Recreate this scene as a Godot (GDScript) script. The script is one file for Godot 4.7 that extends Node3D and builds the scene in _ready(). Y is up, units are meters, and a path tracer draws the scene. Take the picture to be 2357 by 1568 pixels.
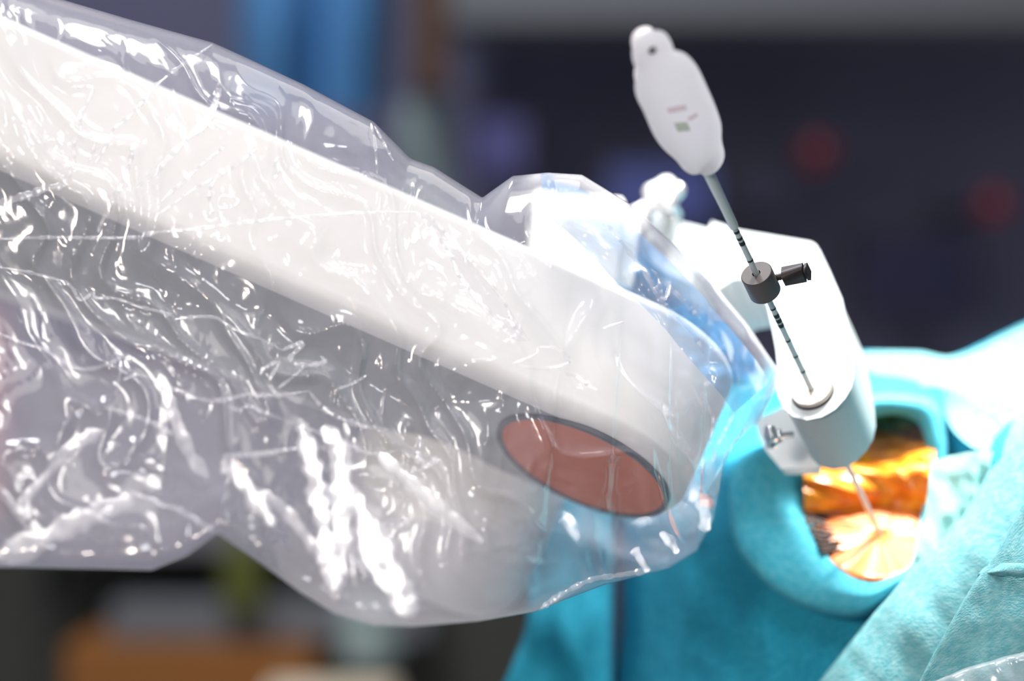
extends Node3D
# A draped surgical robot arm holding a biopsy needle over a patient.
# Working frame "C": millimetres, origin on the plane of focus at the middle of the view, x right, y up, z towards the viewer.
# spot(px, py, z) gives the point of that frame that lies z mm in front of the focus plane under a picture position.

const CX := 1178.5
const CY := 784.0
const PER_MM := 5.0
const DIST := 1200.0
var B := Basis(Vector3.RIGHT, deg_to_rad(-8.0))
var F := Vector3(0, 1.12, 0)
var O := Vector3.ZERO
var rng := RandomNumberGenerator.new()
var n1 := FastNoiseLite.new()
var n2 := FastNoiseLite.new()
var M := {}
var taken := {}
var bag_front := PackedVector3Array()
const LAMP_A := Vector3(360, 980, -210)
const LAMP_B := Vector3(-60, 1020, 360)

# ---------------------------------------------------------------- frame helpers
func spot(px: float, py: float, z := 0.0) -> Vector3:
	var s := (DIST - z) / DIST
	return Vector3((px - CX) / PER_MM * s, -(py - CY) / PER_MM * s, z)

func on_plane(px: float, py: float, q: Vector3, n: Vector3) -> Vector3:
	var eye := Vector3(0, 0, DIST)
	var d := spot(px, py, 0.0) - eye
	return eye + d * ((q - eye).dot(n) / d.dot(n))

func world(c: Vector3) -> Vector3:
	return F + B * (c * 0.001)

func numbered(called: String) -> String:
	taken[called] = taken.get(called, -1) + 1
	return called if taken[called] == 0 else "%s_%03d" % [called, taken[called]]

func tag(o: Node3D, label: String, category: String, group := "", kind := "") -> void:
	if label: o.set_meta("label", label)
	if category: o.set_meta("category", category)
	if group: o.set_meta("group", group)
	if kind: o.set_meta("kind", kind)

# a Node3D at the thing's base; parts made afterwards are relative to O
func thing(called: String, base: Vector3, label: String, category: String, group := "") -> Node3D:
	var o := Node3D.new()
	o.name = numbered(called)
	add_child(o)
	O = base
	o.transform = Transform3D(B, world(base))
	tag(o, label, category, group)
	return o

# ---------------------------------------------------------------- mesh helpers (all in C millimetres)
class Soup:
	var v := PackedVector3Array()
	var uv := PackedVector2Array()
	var i := PackedInt32Array()

func grid(s: Soup, p: PackedVector3Array, nu: int, nv: int, close_u := false, close_v := false, flip := false) -> void:
	var at := s.v.size()
	s.v.append_array(p)
	for a in nu:
		for b in nv:
			s.uv.append(Vector2(float(a) / maxi(1, nu - 1), float(b) / maxi(1, nv - 1)))
	for a in (nu if close_u else nu - 1):
		for b in (nv if close_v else nv - 1):
			var a2 := (a + 1) % nu
			var b2 := (b + 1) % nv
			var k := [at + a * nv + b, at + a2 * nv + b, at + a2 * nv + b2, at + a * nv + b2]
			if flip:
				s.i.append_array(PackedInt32Array([k[0], k[2], k[1], k[0], k[3], k[2]]))
			else:
				s.i.append_array(PackedInt32Array([k[0], k[1], k[2], k[0], k[2], k[3]]))

func fan(s: Soup, ring: PackedVector3Array, flip := false) -> void:
	var at := s.v.size()
	var mid := Vector3.ZERO
	for q in ring: mid += q / ring.size()
	s.v.append(mid); s.uv.append(Vector2(0.5, 0.5))
	for q in ring:
		s.v.append(q); s.uv.append(Vector2.ZERO)
	for k in ring.size():
		var k2 := (k + 1) % ring.size()
		s.i.append_array(PackedInt32Array([at, at + 1 + k2, at + 1 + k] if flip else [at, at + 1 + k, at + 1 + k2]))

func build(s: Soup, called: String, mat: Material, parent: Node, whole := 0.001) -> MeshInstance3D:
	var v := PackedVector3Array()
	v.resize(s.v.size())
	var n := PackedVector3Array()
	n.resize(s.v.size())
	for k in s.v.size():
		v[k] = (s.v[k] - O) * whole
	for t in range(0, s.i.size(), 3):
		var a := s.i[t]
		var b := s.i[t + 1]
		var c := s.i[t + 2]
		var f := (v[c] - v[a]).cross(v[b] - v[a])
		n[a] += f; n[b] += f; n[c] += f
	for k in n.size():
		n[k] = n[k].normalized() if n[k].length_squared() > 1e-30 else Vector3.UP
	var arr := []
	arr.resize(Mesh.ARRAY_MAX)
	arr[Mesh.ARRAY_VERTEX] = v
	arr[Mesh.ARRAY_NORMAL] = n
	arr[Mesh.ARRAY_TEX_UV] = s.uv
	arr[Mesh.ARRAY_INDEX] = s.i
	var m := ArrayMesh.new()
	m.add_surface_from_arrays(Mesh.PRIMITIVE_TRIANGLES, arr)
	var o := MeshInstance3D.new()
	o.name = called
	o.mesh = m
	o.material_override = mat
	parent.add_child(o, true)
	return o

func frame_of(axis: Vector3) -> Basis:
	var y := axis.normalized()
	var x := (Vector3.RIGHT if absf(y.x) < 0.8 else Vector3.BACK)
	x = (x - y * x.dot(y)).normalized()
	return Basis(x, y, x.cross(y))

# profile: array of Vector2(height along axis, radius); sharp corners where two equal points repeat
func lathe(s: Soup, base: Vector3, axis: Vector3, profile: Array, sides := 40, lobes := 0, lobe_depth := 0.0) -> void:
	var f := frame_of(axis)
	var start := 0
	while start < profile.size() - 1:
		var stop := start + 1
		while stop < profile.size() - 1 and profile[stop] != profile[stop + 1]:
			stop += 1
		var p := PackedVector3Array()
		for k in range(start, stop + 1):
			var q: Vector2 = profile[k]
			for j in sides:
				var a := TAU * j / sides
				var r := q.y * (1.0 + lobe_depth * cos(a * lobes)) if lobes else q.y
				p.append(base + f.y * q.x + (f.x * cos(a) + f.z * sin(a)) * r)
		grid(s, p, stop - start + 1, sides, false, true)
		start = stop + 1 if stop < profile.size() - 1 else profile.size()

func tube(s: Soup, path: PackedVector3Array, r0: float, r1: float, sides := 14) -> void:
	var p := PackedVector3Array()
	for k in path.size():
		var d := (path[mini(k + 1, path.size() - 1)] - path[maxi(k - 1, 0)])
		var f := frame_of(d)
		var r := lerpf(r0, r1, float(k) / (path.size() - 1))
		for j in sides:
			var a := TAU * j / sides
			p.append(path[k] + (f.x * cos(a) + f.z * sin(a)) * r)
	grid(s, p, path.size(), sides, false, true)

# a flat outline pushed along vec, with a rounded edge on its first face
func extrude(s: Soup, outline: PackedVector3Array, vec: Vector3, bevel := 1.0) -> void:
	var n := -vec.normalized()
	var f := frame_of(n)
	var flat := PackedVector2Array()
	for q in outline: flat.append(Vector2((q - outline[0]).dot(f.x), (q - outline[0]).dot(f.z)))
	var turn := 1.0 if Geometry2D.is_polygon_clockwise(flat) else -1.0
	var count := outline.size()
	var inward := PackedVector3Array()
	for k in count:
		var e1 := (flat[k] - flat[(k + count - 1) % count]).normalized()
		var e2 := (flat[(k + 1) % count] - flat[k]).normalized()
		var t := (e1 + e2).normalized()
		var w := Vector2(-t.y, t.x) * turn
		inward.append((f.x * w.x + f.z * w.y))
	var rows := PackedVector3Array()
	var steps := 4
	for j in steps + 1:
		var a := PI / 2 * j / steps
		for k in count:
			rows.append(outline[k] + inward[k] * bevel * (1.0 - sin(a)) - n * bevel * (1.0 - cos(a)))
	for k in count: rows.append(outline[k] + vec)
	var flip := turn < 0.0
	grid(s, rows, steps + 2, count, false, true, flip)
	var top := PackedVector2Array()
	var at := s.v.size()
	for k in count:
		s.v.append(rows[k]); s.uv.append(flat[k])
		top.append(Vector2((rows[k] - outline[0]).dot(f.x), (rows[k] - outline[0]).dot(f.z)))
	var tri := Geometry2D.triangulate_polygon(top)
	for t in range(0, tri.size(), 3):
		var q := [tri[t], tri[t + 1], tri[t + 2]]
		var c := (top[q[1]] - top[q[0]]).cross(top[q[2]] - top[q[0]])
		if c < 0.0: q = [q[0], q[2], q[1]]
		s.i.append_array(PackedInt32Array([at + q[0], at + q[1], at + q[2]]))
	at = s.v.size()
	for k in count:
		s.v.append(outline[k] + vec); s.uv.append(flat[k])
	for t in range(0, tri.size(), 3):
		var q := [tri[t], tri[t + 1], tri[t + 2]]
		var c := (top[q[1]] - top[q[0]]).cross(top[q[2]] - top[q[0]])
		if c > 0.0: q = [q[0], q[2], q[1]]
		s.i.append_array(PackedInt32Array([at + q[0], at + q[1], at + q[2]]))

func cat(a: Vector3, b: Vector3, c: Vector3, d: Vector3, t: float) -> Vector3:
	return b.cubic_interpolate(c, a, d, t)

func along(row: Array, t: float, closed := false) -> Vector3:
	var n := row.size()
	var x := t * (n if closed else n - 1)
	var k := mini(int(x), n - 1 if closed else n - 2)
	var w := x - k
	if closed:
		return cat(row[(k - 1 + n) % n], row[k % n], row[(k + 1) % n], row[(k + 2) % n], w)
	return cat(row[maxi(k - 1, 0)], row[k], row[k + 1], row[mini(k + 2, n - 1)], w)

# a cloth sheet through a table of spots (rows of [px, py, z]); waves: [noise, x per x, x per y, y per x, y per y, height, ridged] move it along z
func sheet(rows: Array, nu: int, nv: int, closed := false, waves := [], fade := [-1.0, 0.0]) -> Soup:
	var s := Soup.new()
	var p := PackedVector3Array()
	var lanes := []
	for r in rows:
		var lane := []
		for q in r: lane.append(spot(q[0], q[1], q[2]))
		var fine := []
		for b in nv:
			fine.append(along(lane, float(b) / (nv if closed else nv - 1), closed))
		lanes.append(fine)
	for a in nu:
		var u := float(a) / (nu - 1)
		for b in nv:
			var col := []
			for l in lanes: col.append(l[b])
			var q := along(col, u)
			for w in waves:
				var g: float = (n1 if w[0] == 1 else n2).get_noise_2d(q.x * w[1] + q.y * w[2] + 50.0, q.x * w[3] + q.y * w[4])
				q.z += (1.0 - absf(g) * 2.3 if w[6] else g) * w[5] * smoothstep(fade[0], fade[1], u)
			p.append(q)
	grid(s, p, nu, nv, false, closed)
	var long_v := 0.0
	for b in nv - 1: long_v += (p[(nu / 2) * nv + b + 1] - p[(nu / 2) * nv + b]).length() * 0.001
	var long_u := 0.0
	for a in nu - 1: long_u += (p[(a + 1) * nv + nv / 2] - p[a * nv + nv / 2]).length() * 0.001
	for k in s.uv.size(): s.uv[k] = Vector2(s.uv[k].y * long_v, s.uv[k].x * long_u)
	return s

# ---------------------------------------------------------------- materials
func mat(name_: String, c: Color, rough := 0.6, metal := 0.0) -> StandardMaterial3D:
	var m := StandardMaterial3D.new()
	m.resource_name = name_
	m.albedo_color = c
	m.roughness = rough
	m.metallic = metal
	m.cull_mode = BaseMaterial3D.CULL_DISABLED
	M[name_] = m
	return m

func bump(m: StandardMaterial3D, freq: float, scale_m: float, height_cm: float, seed_ := 1, kind := FastNoiseLite.TYPE_SIMPLEX_SMOOTH, octaves := 4) -> void:
	var n := FastNoiseLite.new()
	n.noise_type = kind
	n.seed = seed_
	n.frequency = freq
	n.fractal_octaves = octaves
	var t := NoiseTexture2D.new()
	t.width = 512; t.height = 512
	t.seamless = true
	t.noise = n
	m.heightmap_enabled = true
	m.heightmap_texture = t
	m.heightmap_scale = height_cm
	m.uv1_scale = Vector3.ONE / scale_m

func mottle(m: StandardMaterial3D, a: Color, b: Color, freq: float, scale_m: float, seed_ := 3) -> void:
	var n := FastNoiseLite.new()
	n.seed = seed_
	n.frequency = freq
	n.fractal_octaves = 4
	var g := Gradient.new()
	g.colors = PackedColorArray([a, b])
	g.offsets = PackedFloat32Array([0.2, 0.8])
	var t := NoiseTexture2D.new()
	t.width = 512; t.height = 512
	t.seamless = true
	t.noise = n
	t.color_ramp = g
	m.albedo_color = Color.WHITE
	m.albedo_texture = t
	m.uv1_scale = Vector3.ONE / scale_m

func glow(m: StandardMaterial3D, c: Color, k: float) -> StandardMaterial3D:
	m.emission_enabled = true
	m.emission = c
	m.emission_energy_multiplier = k
	return m

func clear(name_: String, c: Color, alpha: float, rough: float) -> StandardMaterial3D:
	var m := mat(name_, Color(c.r, c.g, c.b, alpha), rough)
	m.transparency = BaseMaterial3D.TRANSPARENCY_ALPHA
	return m

func materials() -> void:
	clear("film", Color(0.92, 0.92, 1.0), 0.15, 0.10)
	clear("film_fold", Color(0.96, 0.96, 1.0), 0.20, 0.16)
	clear("film_blue", Color(0.30, 0.66, 0.92), 0.34, 0.2)
	mat("arm_white", Color(0.90, 0.90, 0.89), 0.45)
	mat("arm_shade", Color(0.62, 0.64, 0.64), 0.5)  # darker copy of the arm white, shade put into the underside colour
	mat("knob_steel", Color(0.86, 0.86, 0.87), 0.32, 0.5)
	mat("cap_orange", Color(0.80, 0.36, 0.05), 0.6)
	mat("rim_dark", Color(0.16, 0.18, 0.2), 0.5)
	mat("holder_white", Color(0.70, 0.73, 0.74), 0.4)
	mat("plate_lightened", Color(0.93, 0.94, 0.95), 0.4)  # lighter copy of the holder colour, standing in for lamp light
	mat("steel", Color(0.76, 0.82, 0.83), 0.35, 0.35)
	mat("chrome", Color(0.86, 0.87, 0.88), 0.08, 1.0)
	mat("insert_steel", Color(0.80, 0.76, 0.73), 0.4, 0.8)
	mat("black_ring", Color(0.06, 0.07, 0.07), 0.5)
	mat("anodised", Color(0.34, 0.32, 0.32), 0.42, 0.3)
	mat("screw_black", Color(0.13, 0.11, 0.12), 0.5, 0.2)
	var h := mat("handle", Color(0.98, 0.975, 0.98), 0.35)
	h.backlight_enabled = true
	h.backlight = Color(0.95, 0.95, 0.97)
	clear("print_green", Color(0.45, 0.62, 0.20), 0.45, 0.2)
	clear("print_pink", Color(0.80, 0.50, 0.50), 0.30, 0.2)
	var cloth := mat("cloth", Color(0.47, 0.75, 0.79), 0.9)  # paler drape colour, lightened for the overexposed parts
	mottle(cloth, Color(0.37, 0.64, 0.68), Color(0.50, 0.71, 0.74), 0.02, 0.05)
	bump(cloth, 0.06, 0.05, 0.025, 21)
	cloth.backlight_enabled = true
	cloth.backlight = Color(0.15, 0.38, 0.42)
	var deep := mat("cloth_shade", Color(0.1, 0.62, 0.74), 0.9)  # same drape, deeper colour standing in for shade
	mottle(deep, Color(0.06, 0.57, 0.69), Color(0.16, 0.63, 0.74), 0.015, 0.06)
	bump(deep, 0.05, 0.05, 0.02, 23)
	deep.backlight_enabled = true
	deep.backlight = Color(0.05, 0.35, 0.42)
	var rim := mat("cloth_rim", Color(0.3, 0.69, 0.77), 0.9)  # same drape in between, lightened so the lamp bleaches it
	mottle(rim, Color(0.22, 0.66, 0.76), Color(0.34, 0.72, 0.80), 0.015, 0.06)
	bump(rim, 0.05, 0.05, 0.02, 24)
	var gauze := mat("gauze", Color(0.55, 0.8, 0.78), 0.95)
	mottle(gauze, Color(0.42, 0.70, 0.68), Color(0.78, 0.90, 0.88), 0.09, 0.04)
	bump(gauze, 0.09, 0.04, 0.06, 25)
	var skin := mat("skin", Color(0.95, 0.62, 0.30), 0.5)
	mottle(skin, Color(0.72, 0.36, 0.10), Color(0.79, 0.45, 0.16), 0.012, 0.08)
	skin.clearcoat_enabled = true
	skin.clearcoat = 0.4
	skin.clearcoat_roughness = 0.25
	var amber := mat("amber_film", Color(0.86, 0.50, 0.10), 0.22)
	mottle(amber, Color(0.80, 0.42, 0.08), Color(0.92, 0.62, 0.18), 0.01, 0.08, 8)
	mat("strand_brown", Color(0.16, 0.08, 0.04), 0.5)
	# the room
	mat("wall_navy", Color(0.40, 0.40, 0.50), 0.9)
	mat("wall_pale", Color(0.52, 0.55, 0.58), 0.9)
	mat("floor_grey", Color(0.74, 0.75, 0.75), 0.5)
	mat("ceiling_white", Color(0.82, 0.83, 0.84), 0.9)
	mat("lamp_shell", Color(0.85, 0.86, 0.88), 0.4)
	glow(mat("lamp_lens", Color(0.95, 0.95, 0.92), 0.3), Color(1.0, 0.98, 0.95), 3.0)
	glow(mat("panel_lens", Color(0.95, 0.95, 0.92), 0.4), Color(1.0, 0.93, 0.88), 2.0)
	mat("housing_dark", Color(0.10, 0.10, 0.12), 0.5)
	mat("housing_grey", Color(0.42, 0.43, 0.45), 0.6)
	glow(mat("screen_violet", Color(0.02, 0.02, 0.04), 0.3), Color(0.30, 0.30, 0.55), 0.55)
	glow(mat("screen_blue", Color(0.02, 0.02, 0.04), 0.3), Color(0.24, 0.28, 0.52), 0.75)
	glow(mat("screen_dim", Color(0.02, 0.02, 0.04), 0.3), Color(0.14, 0.14, 0.26), 0.5)
	glow(mat("signal_red", Color(0.3, 0.02, 0.02), 0.3), Color(0.45, 0.06, 0.12), 0.28)
	mat("blue_cotton", Color(0.26, 0.47, 0.66), 0.95)
	mat("brown_wood", Color(0.28, 0.18, 0.11), 0.6)
	mat("tan_board", Color(0.55, 0.34, 0.12), 0.7)
	mat("cream", Color(0.86, 0.80, 0.70), 0.7)
	mat("pale_green_grey", Color(0.55, 0.62, 0.62), 0.7)
	mat("pink_cotton", Color(0.74, 0.50, 0.51), 0.9)
	mat("dark_neutral", Color(0.22, 0.22, 0.20), 0.8)
	mat("cart_grey", Color(0.46, 0.45, 0.47), 0.7)
	mat("olive", Color(0.32, 0.34, 0.11), 0.8)
	mat("table_steel", Color(0.6, 0.62, 0.64), 0.35, 0.8)

# ---------------------------------------------------------------- camera, light
func lights() -> void:
	var cam := Camera3D.new()
	cam.name = "camera"
	cam.transform = Transform3D(B, F + B * Vector3(0, 0, DIST * 0.001))
	cam.fov = rad_to_deg(2.0 * atan(CY / PER_MM / DIST))
	cam.near = 0.05
	cam.far = 60.0
	var at := CameraAttributesPhysical.new()
	at.frustum_focal_length = 85.0
	at.exposure_aperture = 85.0 / 34.0
	at.frustum_focus_distance = 1.2
	cam.attributes = at
	cam.current = true
	add_child(cam)
	cam.fov = rad_to_deg(2.0 * atan(CY / PER_MM / DIST))
	var we := WorldEnvironment.new()
	we.name = "surroundings"
	var e := Environment.new()
	e.background_mode = Environment.BG_COLOR
	e.background_color = Color(0.02, 0.02, 0.03)
	e.tonemap_mode = Environment.TONE_MAPPER_LINEAR
	e.tonemap_exposure = 1.0
	e.sdfgi_enabled = true
	e.ssao_enabled = true
	e.ssil_enabled = true
	we.environment = e
	add_child(we)
	surgical_lamp("round white surgical lamp head hanging over the operating field", LAMP_A, spot(2010, 780, -170), 0.30, 8.5, 10.5, Color(1.0, 0.985, 0.96))
	surgical_lamp("round white surgical lamp head hanging over the draped arm", LAMP_B, spot(1100, 700, -80), 0.30, 0.42, 32.0, Color(1.0, 0.985, 0.96))
	surgical_lamp("small round lamp head left of the viewer, added unseen as front fill", Vector3(-560, 300, 1350), spot(1250, 1150, -60), 0.20, 0.9, 24.0, Color(1.0, 0.93, 0.87))  # added fill that brightens the underside and lower housing
	ceiling_panel("square ceiling light panel above the viewer", Vector3(0.3, 2.87, 1.9), 2.4)
	ceiling_panel("square ceiling light panel above the back of the room", Vector3(-0.6, 2.87, -1.2), 5.0)

func surgical_lamp(label: String, at: Vector3, aim: Vector3, radius: float, energy: float, cone: float, c: Color) -> void:
	var d := (aim - at).normalized()
	var t := thing("surgical_lamp", at, label, "lamp", "surgical lamps overhead")
	var r := radius * 1000.0
	var s := Soup.new()
	lathe(s, at, -d, [Vector2(0, r * 0.97), Vector2(12, r), Vector2(40, r * 0.96), Vector2(70, r * 0.6), Vector2(90, r * 0.25), Vector2(92, 0.0)], 48)
	build(s, "lamp_housing", M.lamp_shell, t)
	s = Soup.new()
	lathe(s, at, -d, [Vector2(0, 0.0), Vector2(-4, r * 0.5), Vector2(0, r * 0.96)], 48)
	build(s, "lamp_lens", M.lamp_lens, t)
	s = Soup.new()
	var up := at - d * 85.0
	var ceil_at := B.inverse() * (Vector3(world(up).x, 2.9, world(up).z) - F) * 1000.0
	tube(s, PackedVector3Array([up, up.lerp(ceil_at, 0.5), ceil_at]), 22, 22)
	build(s, "suspension_arm", M.lamp_shell, t)
	s = Soup.new()
	lathe(s, at - d * -30.0, d, [Vector2(-30, 14), Vector2(25, 14), Vector2(32, 9), Vector2(34, 0)], 20)
	build(s, "lamp_handle", M.housing_grey, t)
	var l := SpotLight3D.new()
	l.name = "lamp_light"
	l.light_color = c
	l.light_energy = energy
	l.light_size = radius * 0.42
	l.spot_range = 8.0
	l.spot_attenuation = 2.0
	l.spot_angle = cone
	l.spot_angle_attenuation = 0.9
	l.shadow_enabled = true
	t.add_child(l)
	l.global_transform = Transform3D(Basis.looking_at(B * d, Vector3.BACK), world(at + d * 70.0))

func ceiling_panel(label: String, at: Vector3, energy: float) -> void:
	var t := Node3D.new()
	t.name = numbered("ceiling_light")
	add_child(t)
	t.position = at
	tag(t, label, "light", "ceiling light panels")
	var f := MeshInstance3D.new()
	f.name = "frame"
	var bm := BoxMesh.new()
	bm.size = Vector3(0.66, 0.03, 0.66)
	f.mesh = bm
	f.material_override = M.lamp_shell
	f.position.y = 0.012
	t.add_child(f)
	var g := MeshInstance3D.new()
	g.name = "light_diffuser"
	var b2 := BoxMesh.new()
	b2.size = Vector3(0.6, 0.01, 0.6)
	g.mesh = b2
	g.material_override = M.panel_lens
	g.position.y = -0.008
	t.add_child(g)
	var l := AreaLight3D.new()
	l.name = "panel_light"
	l.area_size = Vector2(0.58, 0.58)
	l.light_color = Color(0.96, 0.97, 1.0)
	l.light_energy = energy
	l.area_range = 9.0
	l.area_attenuation = 2.0
	l.shadow_enabled = true
	l.rotation_degrees.x = -90.0
	l.position.y = -0.02
	t.add_child(l)

# ---------------------------------------------------------------- room
func slab(called: String, size: Vector3, at: Vector3, m: Material) -> void:
	var o := MeshInstance3D.new()
	o.name = called
	var b := BoxMesh.new()
	b.size = size
	o.mesh = b
	o.material_override = m
	o.position = at
	o.set_meta("kind", "structure")
	add_child(o)

func room() -> void:
	slab("floor", Vector3(6.4, 0.2, 7.4), Vector3(0, -0.1, 0.2), M.floor_grey)
	slab("ceiling", Vector3(6.4, 0.2, 7.4), Vector3(0, 3.0, 0.2), M.ceiling_white)
	slab("wall_back", Vector3(6.4, 3.0, 0.2), Vector3(0, 1.4, -2.98), M.wall_navy)
	slab("wall_front", Vector3(6.4, 3.0, 0.2), Vector3(0, 1.4, 3.8), M.wall_pale)
	slab("wall_left", Vector3(0.2, 3.0, 7.4), Vector3(-3.1, 1.4, 0.2), M.wall_pale)
	slab("wall_right", Vector3(0.2, 3.0, 7.4), Vector3(3.1, 1.4, 0.2), M.wall_pale)

# ---------------------------------------------------------------- robot arm
var arm_d := Vector3.ZERO
var arm_b := Vector3.ZERO
var arm_a := Vector3.ZERO
var arm_f := Vector3.ZERO

func robot_arm() -> void:
	arm_d = spot(1342, 1072, -66)
	arm_b = Vector3(0.40, 0.82, -0.41).normalized()
	arm_a = Vector3(0.90, -0.39, 0.10)
	arm_a = (arm_a - arm_b * arm_a.dot(arm_b)).normalized()
	arm_f = arm_a.cross(arm_b)
	if arm_f.z < 0: arm_f = -arm_f
	var t := thing("robot_arm", arm_d, "white robot arm, its underside greyed for shade, with an orange end cap, inside clear plastic", "robot arm")
	# the link: plan outline (along arm_a, along arm_f), stacked along arm_b with rounded edges
	var plan := []
	for k in 33:
		var a := -PI / 2 + PI * k / 32.0
		plan.append(Vector2(cos(a) * 51.0, sin(a) * 51.0))
	for x in [-40.0, -120.0, -200.0, -300.0, -420.0]:
		plan.append(Vector2(x, 51.0 + absf(x) * 0.02))
	plan.append(Vector2(-420.0, -150.0))
	for x in [-300.0, -200.0, -120.0, -40.0]:
		plan.append(Vector2(x, -51.0 - absf(x) * 0.22))
	var high := 74.0
	var prof := []
	for k in 7:
		var a := PI / 2 * k / 6.0
		prof.append(Vector2(9.0 * (1.0 - cos(a)) , 9.0 * (1.0 - sin(a))))     # (height, inset) lower edge
	for k in 7:
		var a := PI / 2 * k / 6.0
		prof.append(Vector2(high - 7.0 + 7.0 * sin(a), 7.0 * (1.0 - cos(a))))
	var p := PackedVector3Array()
	for q in prof:
		for w in plan:
			var v: Vector2 = w
			var k: float = 1.0 - q.y / 51.0
			p.append(arm_d + arm_b * q.x + arm_a * (v.x * k if v.x > 0 else v.x) + arm_f * v.y * k)
	var s := Soup.new()
	grid(s, p, prof.size(), plan.size(), false, true)
	var low := PackedVector3Array()
	var top := PackedVector3Array()
	for k in plan.size():
		low.append(p[k])
		top.append(p[(prof.size() - 1) * plan.size() + k])
	build(s, "arm_shell", M.arm_white, t)
	s = Soup.new()
	fan(s, low, false)
	build(s, "underside_cover", M.arm_shade, t)
	s = Soup.new()
	fan(s, top, true)
	build(s, "top_cover", M.arm_white, t)
	# the orange cap with a dark ring round it
	s = Soup.new()
	lathe(s, arm_d, -arm_b, [Vector2(-2, 45.5), Vector2(1.2, 45.5), Vector2(1.8, 45.0), Vector2(1.8, 43.0), Vector2(0.6, 42.6)], 96)
	build(s, "cap_ring", M.rim_dark, t)
	s = Soup.new()
	lathe(s, arm_d, -arm_b, [Vector2(0.2, 43.2), Vector2(1.0, 42.4), Vector2(1.6, 30.0), Vector2(1.9, 0.0)], 96)
	var c := build(s, "end_cap", M.cap_orange, t)
	tag(c, "orange oval cap on the arm's end", "")
	# white flange toward the needle holder, added to give the blown-out white here
	s = Soup.new()
	var g0 := spot(1215, 552, -150)
	lathe(s, g0, (spot(1580, 590, -150) - g0).normalized(), [Vector2(0, 0), Vector2(0, 24), Vector2(2, 27), Vector2(2, 27), Vector2(46, 27), Vector2(48, 25), Vector2(48, 20), Vector2(48, 20), Vector2(56, 20)], 48)
	build(s, "added_flange", M.arm_white, t)
	# the housing that hangs under the link further back
	var h0 := spot(1090, 1020, -170)
	var dir := Vector3(-0.40, -0.90, 0.10).normalized()
	s = Soup.new()
	var prf := [Vector2(-40, 56), Vector2(40, 56), Vector2(60, 55)]
	for k in 9:
		var a := PI / 2 * (k + 1) / 9.0
		prf.append(Vector2(60.0 + 25.0 * sin(a), 55.0 - 30.0 * (1.0 - cos(a))))
	prf.append(Vector2(85.0, 0.0))
	lathe(s, h0, dir, prf, 64)
	build(s, "lower_housing", M.arm_white, t)

# ---------------------------------------------------------------- clear plastic drape over the arm
const TOPS := [[-160, -110], [-40, -60], [120, -8], [300, 45], [490, 98], [550, 125], [700, 195], [860, 280], [945, 365], [1000, 385], [1110, 455], [1180, 405], [1260, 397], [1340, 402], [1450, 470], [1545, 555], [1640, 650], [1720, 745], [1790, 850], [1785, 900], [1745, 975]]
const LOWS := [[-160, 1305], [-60, 1306], [80, 1307], [230, 1310], [350, 1313], [430, 1280], [500, 1228], [600, 1297], [690, 1365], [770, 1414], [860, 1441], [950, 1443], [1100, 1431], [1230, 1409], [1390, 1347], [1540, 1309], [1605, 1268], [1642, 1200], [1626, 1135], [1660, 1068], [1700, 1010]]

func bag_at(u: float, th: float) -> Vector3:
	var n := TOPS.size()
	var x := u * (n - 1)
	var k := mini(int(x), n - 2)
	var w := x - k
	var lin := absf(cos(th))
	var ws := lerpf(w * w * (3.0 - 2.0 * w), w, lin)
	var tp := Vector2(lerpf(TOPS[k][0], TOPS[k + 1][0], ws), lerpf(TOPS[k][1], TOPS[k + 1][1], ws))
	var lo := Vector2(lerpf(LOWS[k][0], LOWS[k + 1][0], ws), lerpf(LOWS[k][1], LOWS[k + 1][1], ws))
	var c := cos(th)
	var sn := sin(th)
	var mid := (tp + lo) * 0.5 + (tp - lo) * 0.5 * c
	var tail := 1.0 - 0.7 * smoothstep(0.72, 1.0, u)
	var round_ := pow(absf(sn), 0.75)
	var z := -8.0 - 62.0 * smoothstep(0.6, 0.85, u) + (38.0 if sn > 0 else -168.0) * round_ * tail
	if c < 0.0: z += 108.0 * pow(-c, 1.2) * (1.0 - smoothstep(0.5, 0.75, u))
	# folds: long soft ridges across the arm, crumpled patches here and there
	var q := Vector2(mid.x * 0.86 - mid.y * 0.5, mid.x * 0.5 + mid.y * 0.86)
	var side := 0.0 if sn > 0 else 900.0
	var warp := n2.get_noise_2d(mid.x * 0.6 + side, mid.y * 0.6) * 110.0
	var ridge := 1.0 - absf(n1.get_noise_2d((q.x + warp) * 0.8 + side, q.y * 0.22)) * 2.0
	var fine := 1.0 - absf(n1.get_noise_2d((mid.x + warp) * 2.0 + 400.0, mid.y * 1.5 + side)) * 2.2
	var tiny := n1.get_noise_2d(mid.x * 5.0 + warp * 3.0, mid.y * 5.0 + side)
	var patch := smoothstep(0.0, 0.35, n2.get_noise_2d(mid.x * 1.1 + 250.0, mid.y * 1.1 + side))
	var free := 1.0 - lin * lin * lin
	z += signf(sn) * (6.0 * ridge * ridge * ridge + (0.5 + 1.6 * patch) * fine * fine * fine + patch * 0.35 * tiny) * free
	return spot(mid.x, mid.y, z)

func bag_z(px: float, py: float) -> float:
	var best := 1e12
	var z := 0.0
	for q in bag_front:
		var d := (q.x - px) * (q.x - px) + (q.y - py) * (q.y - py)
		if d < best:
			best = d
			z = q.z
	return z

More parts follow.
